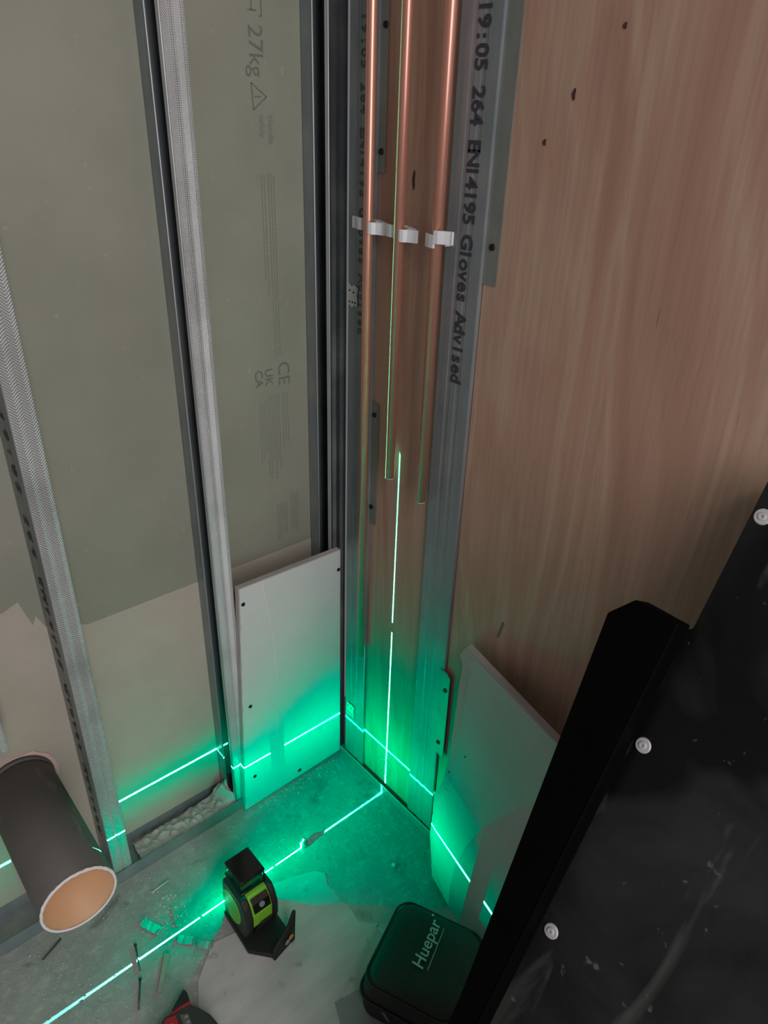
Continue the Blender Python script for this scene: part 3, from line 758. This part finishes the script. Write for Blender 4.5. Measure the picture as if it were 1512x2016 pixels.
m = MB(); m.prism([tp(a, b_, .004) for a, b_ in [(.055, .012), (.060, .012), (.064, .040), (.055, .042)]], (0, 0, .028), bevel=.001, seg=1); obj('red_mouth_band', m, 'tape_red', t)
m = MB(); m.prism([tp(a, b_, .006) for a, b_ in [(.063, .016), (.074, .026), (.086, .038), (.078, .041), (.063, .041)]], (0, 0, .024), bevel=.002, seg=2); obj('hook_guard', m, 'rubber_black', t)

# small litter, each piece its own thing
def stick(name, a, b_, wd, h, mat, label, cat, z=.001, round_=False):
    a = V3((a[0], a[1], z)); b_ = V3((b_[0], b_[1], z)); d = (b_ - a).normalized(); nrm = V3((-d.y, d.x, 0)) * wd / 2
    m = MB()
    if round_: m.cyl(a + V3((0, 0, h)), b_ + V3((0, 0, h)), h, 10, r2=h * .8); m.cyl(a + V3((0, 0, h)), a + d * .002 + V3((0, 0, h)), h * 1.8, 12)
    else: m.prism([a - nrm, b_ - nrm * .6, b_ + nrm * .8, a + nrm], (0, 0, h))
    return obj(name, m, mat, label=label, cat=cat)
stick('drywall_screw', (-.491, -.048), (-.456, -.044), .004, .0018, 'plaster_bit', 'dusty screw on the floor near the foot of the studs', 'screw', round_=True)
stick('wood_sliver', (-.475, -.098), (-.484, -.136), .006, .002, 'wood_sliver', 'short pale sliver above the green floor line', 'sliver')
stick('wood_sliver', (-.520, -.172), (-.560, -.222), .010, .003, 'wood_sliver', 'long pale sliver between the green floor line and the tape measure', 'sliver', z=.002)
stick('wood_sliver', (-.652, -.026), (-.690, -.043), .003, .002, 'dark_steel', 'thin dark sliver below the open end of the wide tube', 'sliver')
stick('masonry_nail', (-.556, -.120), (-.569, -.168), .003, .0016, 'dark_steel', 'dark nail lying across the green floor line', 'nail', round_=True)
stick('masonry_nail', (-.574, -.180), (-.597, -.225), .003, .0016, 'dark_steel', 'dark nail at the left of the tape measure', 'nail', round_=True)
def scrap(cx_, cy_, ang, L, W_, label, mat='galvanised_cross_knurled'):
    m = MB(); u_ = V3((math.cos(ang), math.sin(ang), 0)); v_ = V3((-u_.y, u_.x, 0)); c_ = V3((cx_, cy_, .001))
    m.prism([c_ - u_ * L / 2 - v_ * W_ / 2, c_ + u_ * L / 2 - v_ * W_ / 2, c_ + u_ * L / 2 + v_ * W_ / 2, c_ - u_ * L / 2 + v_ * W_ / 2], (0, 0, .0012))
    for s_ in (-1, 1): m.prism([c_ + u_ * s_ * (L / 2 - .001) - v_ * W_ / 2, c_ + u_ * s_ * L / 2 - v_ * W_ / 2, c_ + u_ * s_ * L / 2 + v_ * W_ / 2, c_ + u_ * s_ * (L / 2 - .001) + v_ * W_ / 2], (0, 0, .006))
    return obj('metal_offcut', m, mat, label=label, cat='metal scrap', group='knurled stud offcuts on the floor')
scrap(-.520, -.108, -1.15, .040, .016, 'knurled metal offcut just above the green floor line')
scrap(-.461, -.200, -.80, .028, .014, 'knurled metal offcut below the green floor line, close to the laser level')
scrap(-.483, -.170, -.80, .030, .014, 'knurled metal offcut touching the green floor line')
scrap(-.204, -.380, -1.5, .020, .006, 'small pale strip beside the corner of the black bag', 'galvanised')
def lump(x, y, r, h, label, mat='plaster_bit', seed=1):
    m = MB(); bmesh.ops.create_icosphere(m.b, subdivisions=2, radius=1)
    for v in m.b.verts:
        n_ = mn.noise(v.co * 1.7 + V3((seed, 0, 0))); v.co *= 1 + n_ * .5; v.co = V3((x + v.co.x * r, y + v.co.y * r * .8, max(.0003, h * .35 + v.co.z * h * .75)))
    return obj('plaster_lump', m, mat, label=label, cat='plaster lump')
lump(-.211, -.146, .009, .017, 'lump of plaster on the floor catching the green laser line', 'floor_concrete')
lump(-.101, -.298, .006, .006, 'small plaster lump on the green-lit floor in the corner', seed=3)
m = MB()
def crumb(x, y, r, z=.0):
    q = random.random() * 6.28; h = r * random.uniform(.4, 1)
    p = [V3((x + r * random.uniform(.5, 1.2) * math.cos(q + k * 1.57), y + r * random.uniform(.5, 1.2) * math.sin(q + k * 1.57), z)) for k in range(4)]
    m.prism(p, (random.uniform(-.3, .3) * r, random.uniform(-.3, .3) * r, h))
for i in range(260):      # along the foot of the white board
    x = -.02 - .22 * random.random() ** 1.0; crumb(x, -.004 - abs(random.gauss(0, .012)), random.uniform(.0006, .0024))
for i in range(420): crumb(random.uniform(-.72, -.28), random.uniform(-.30, -.01), random.uniform(.0005, .0018))
for i in range(260): crumb(random.uniform(-.28, -.03), random.uniform(-.36, -.02), random.uniform(.0005, .0016))
for i in range(160): crumb(random.uniform(-.50, -.24), random.uniform(-.45, -.22), random.uniform(.0005, .0013), .0018)
for i in range(60): crumb(random.gauss(-.475, .018), random.gauss(-.10, .025), random.uniform(.001, .0032))
obj('plaster_crumbs', m, 'plaster_bit', label='fine plaster crumbs scattered over the dusty floor', cat='crumbs', kind='stuff')
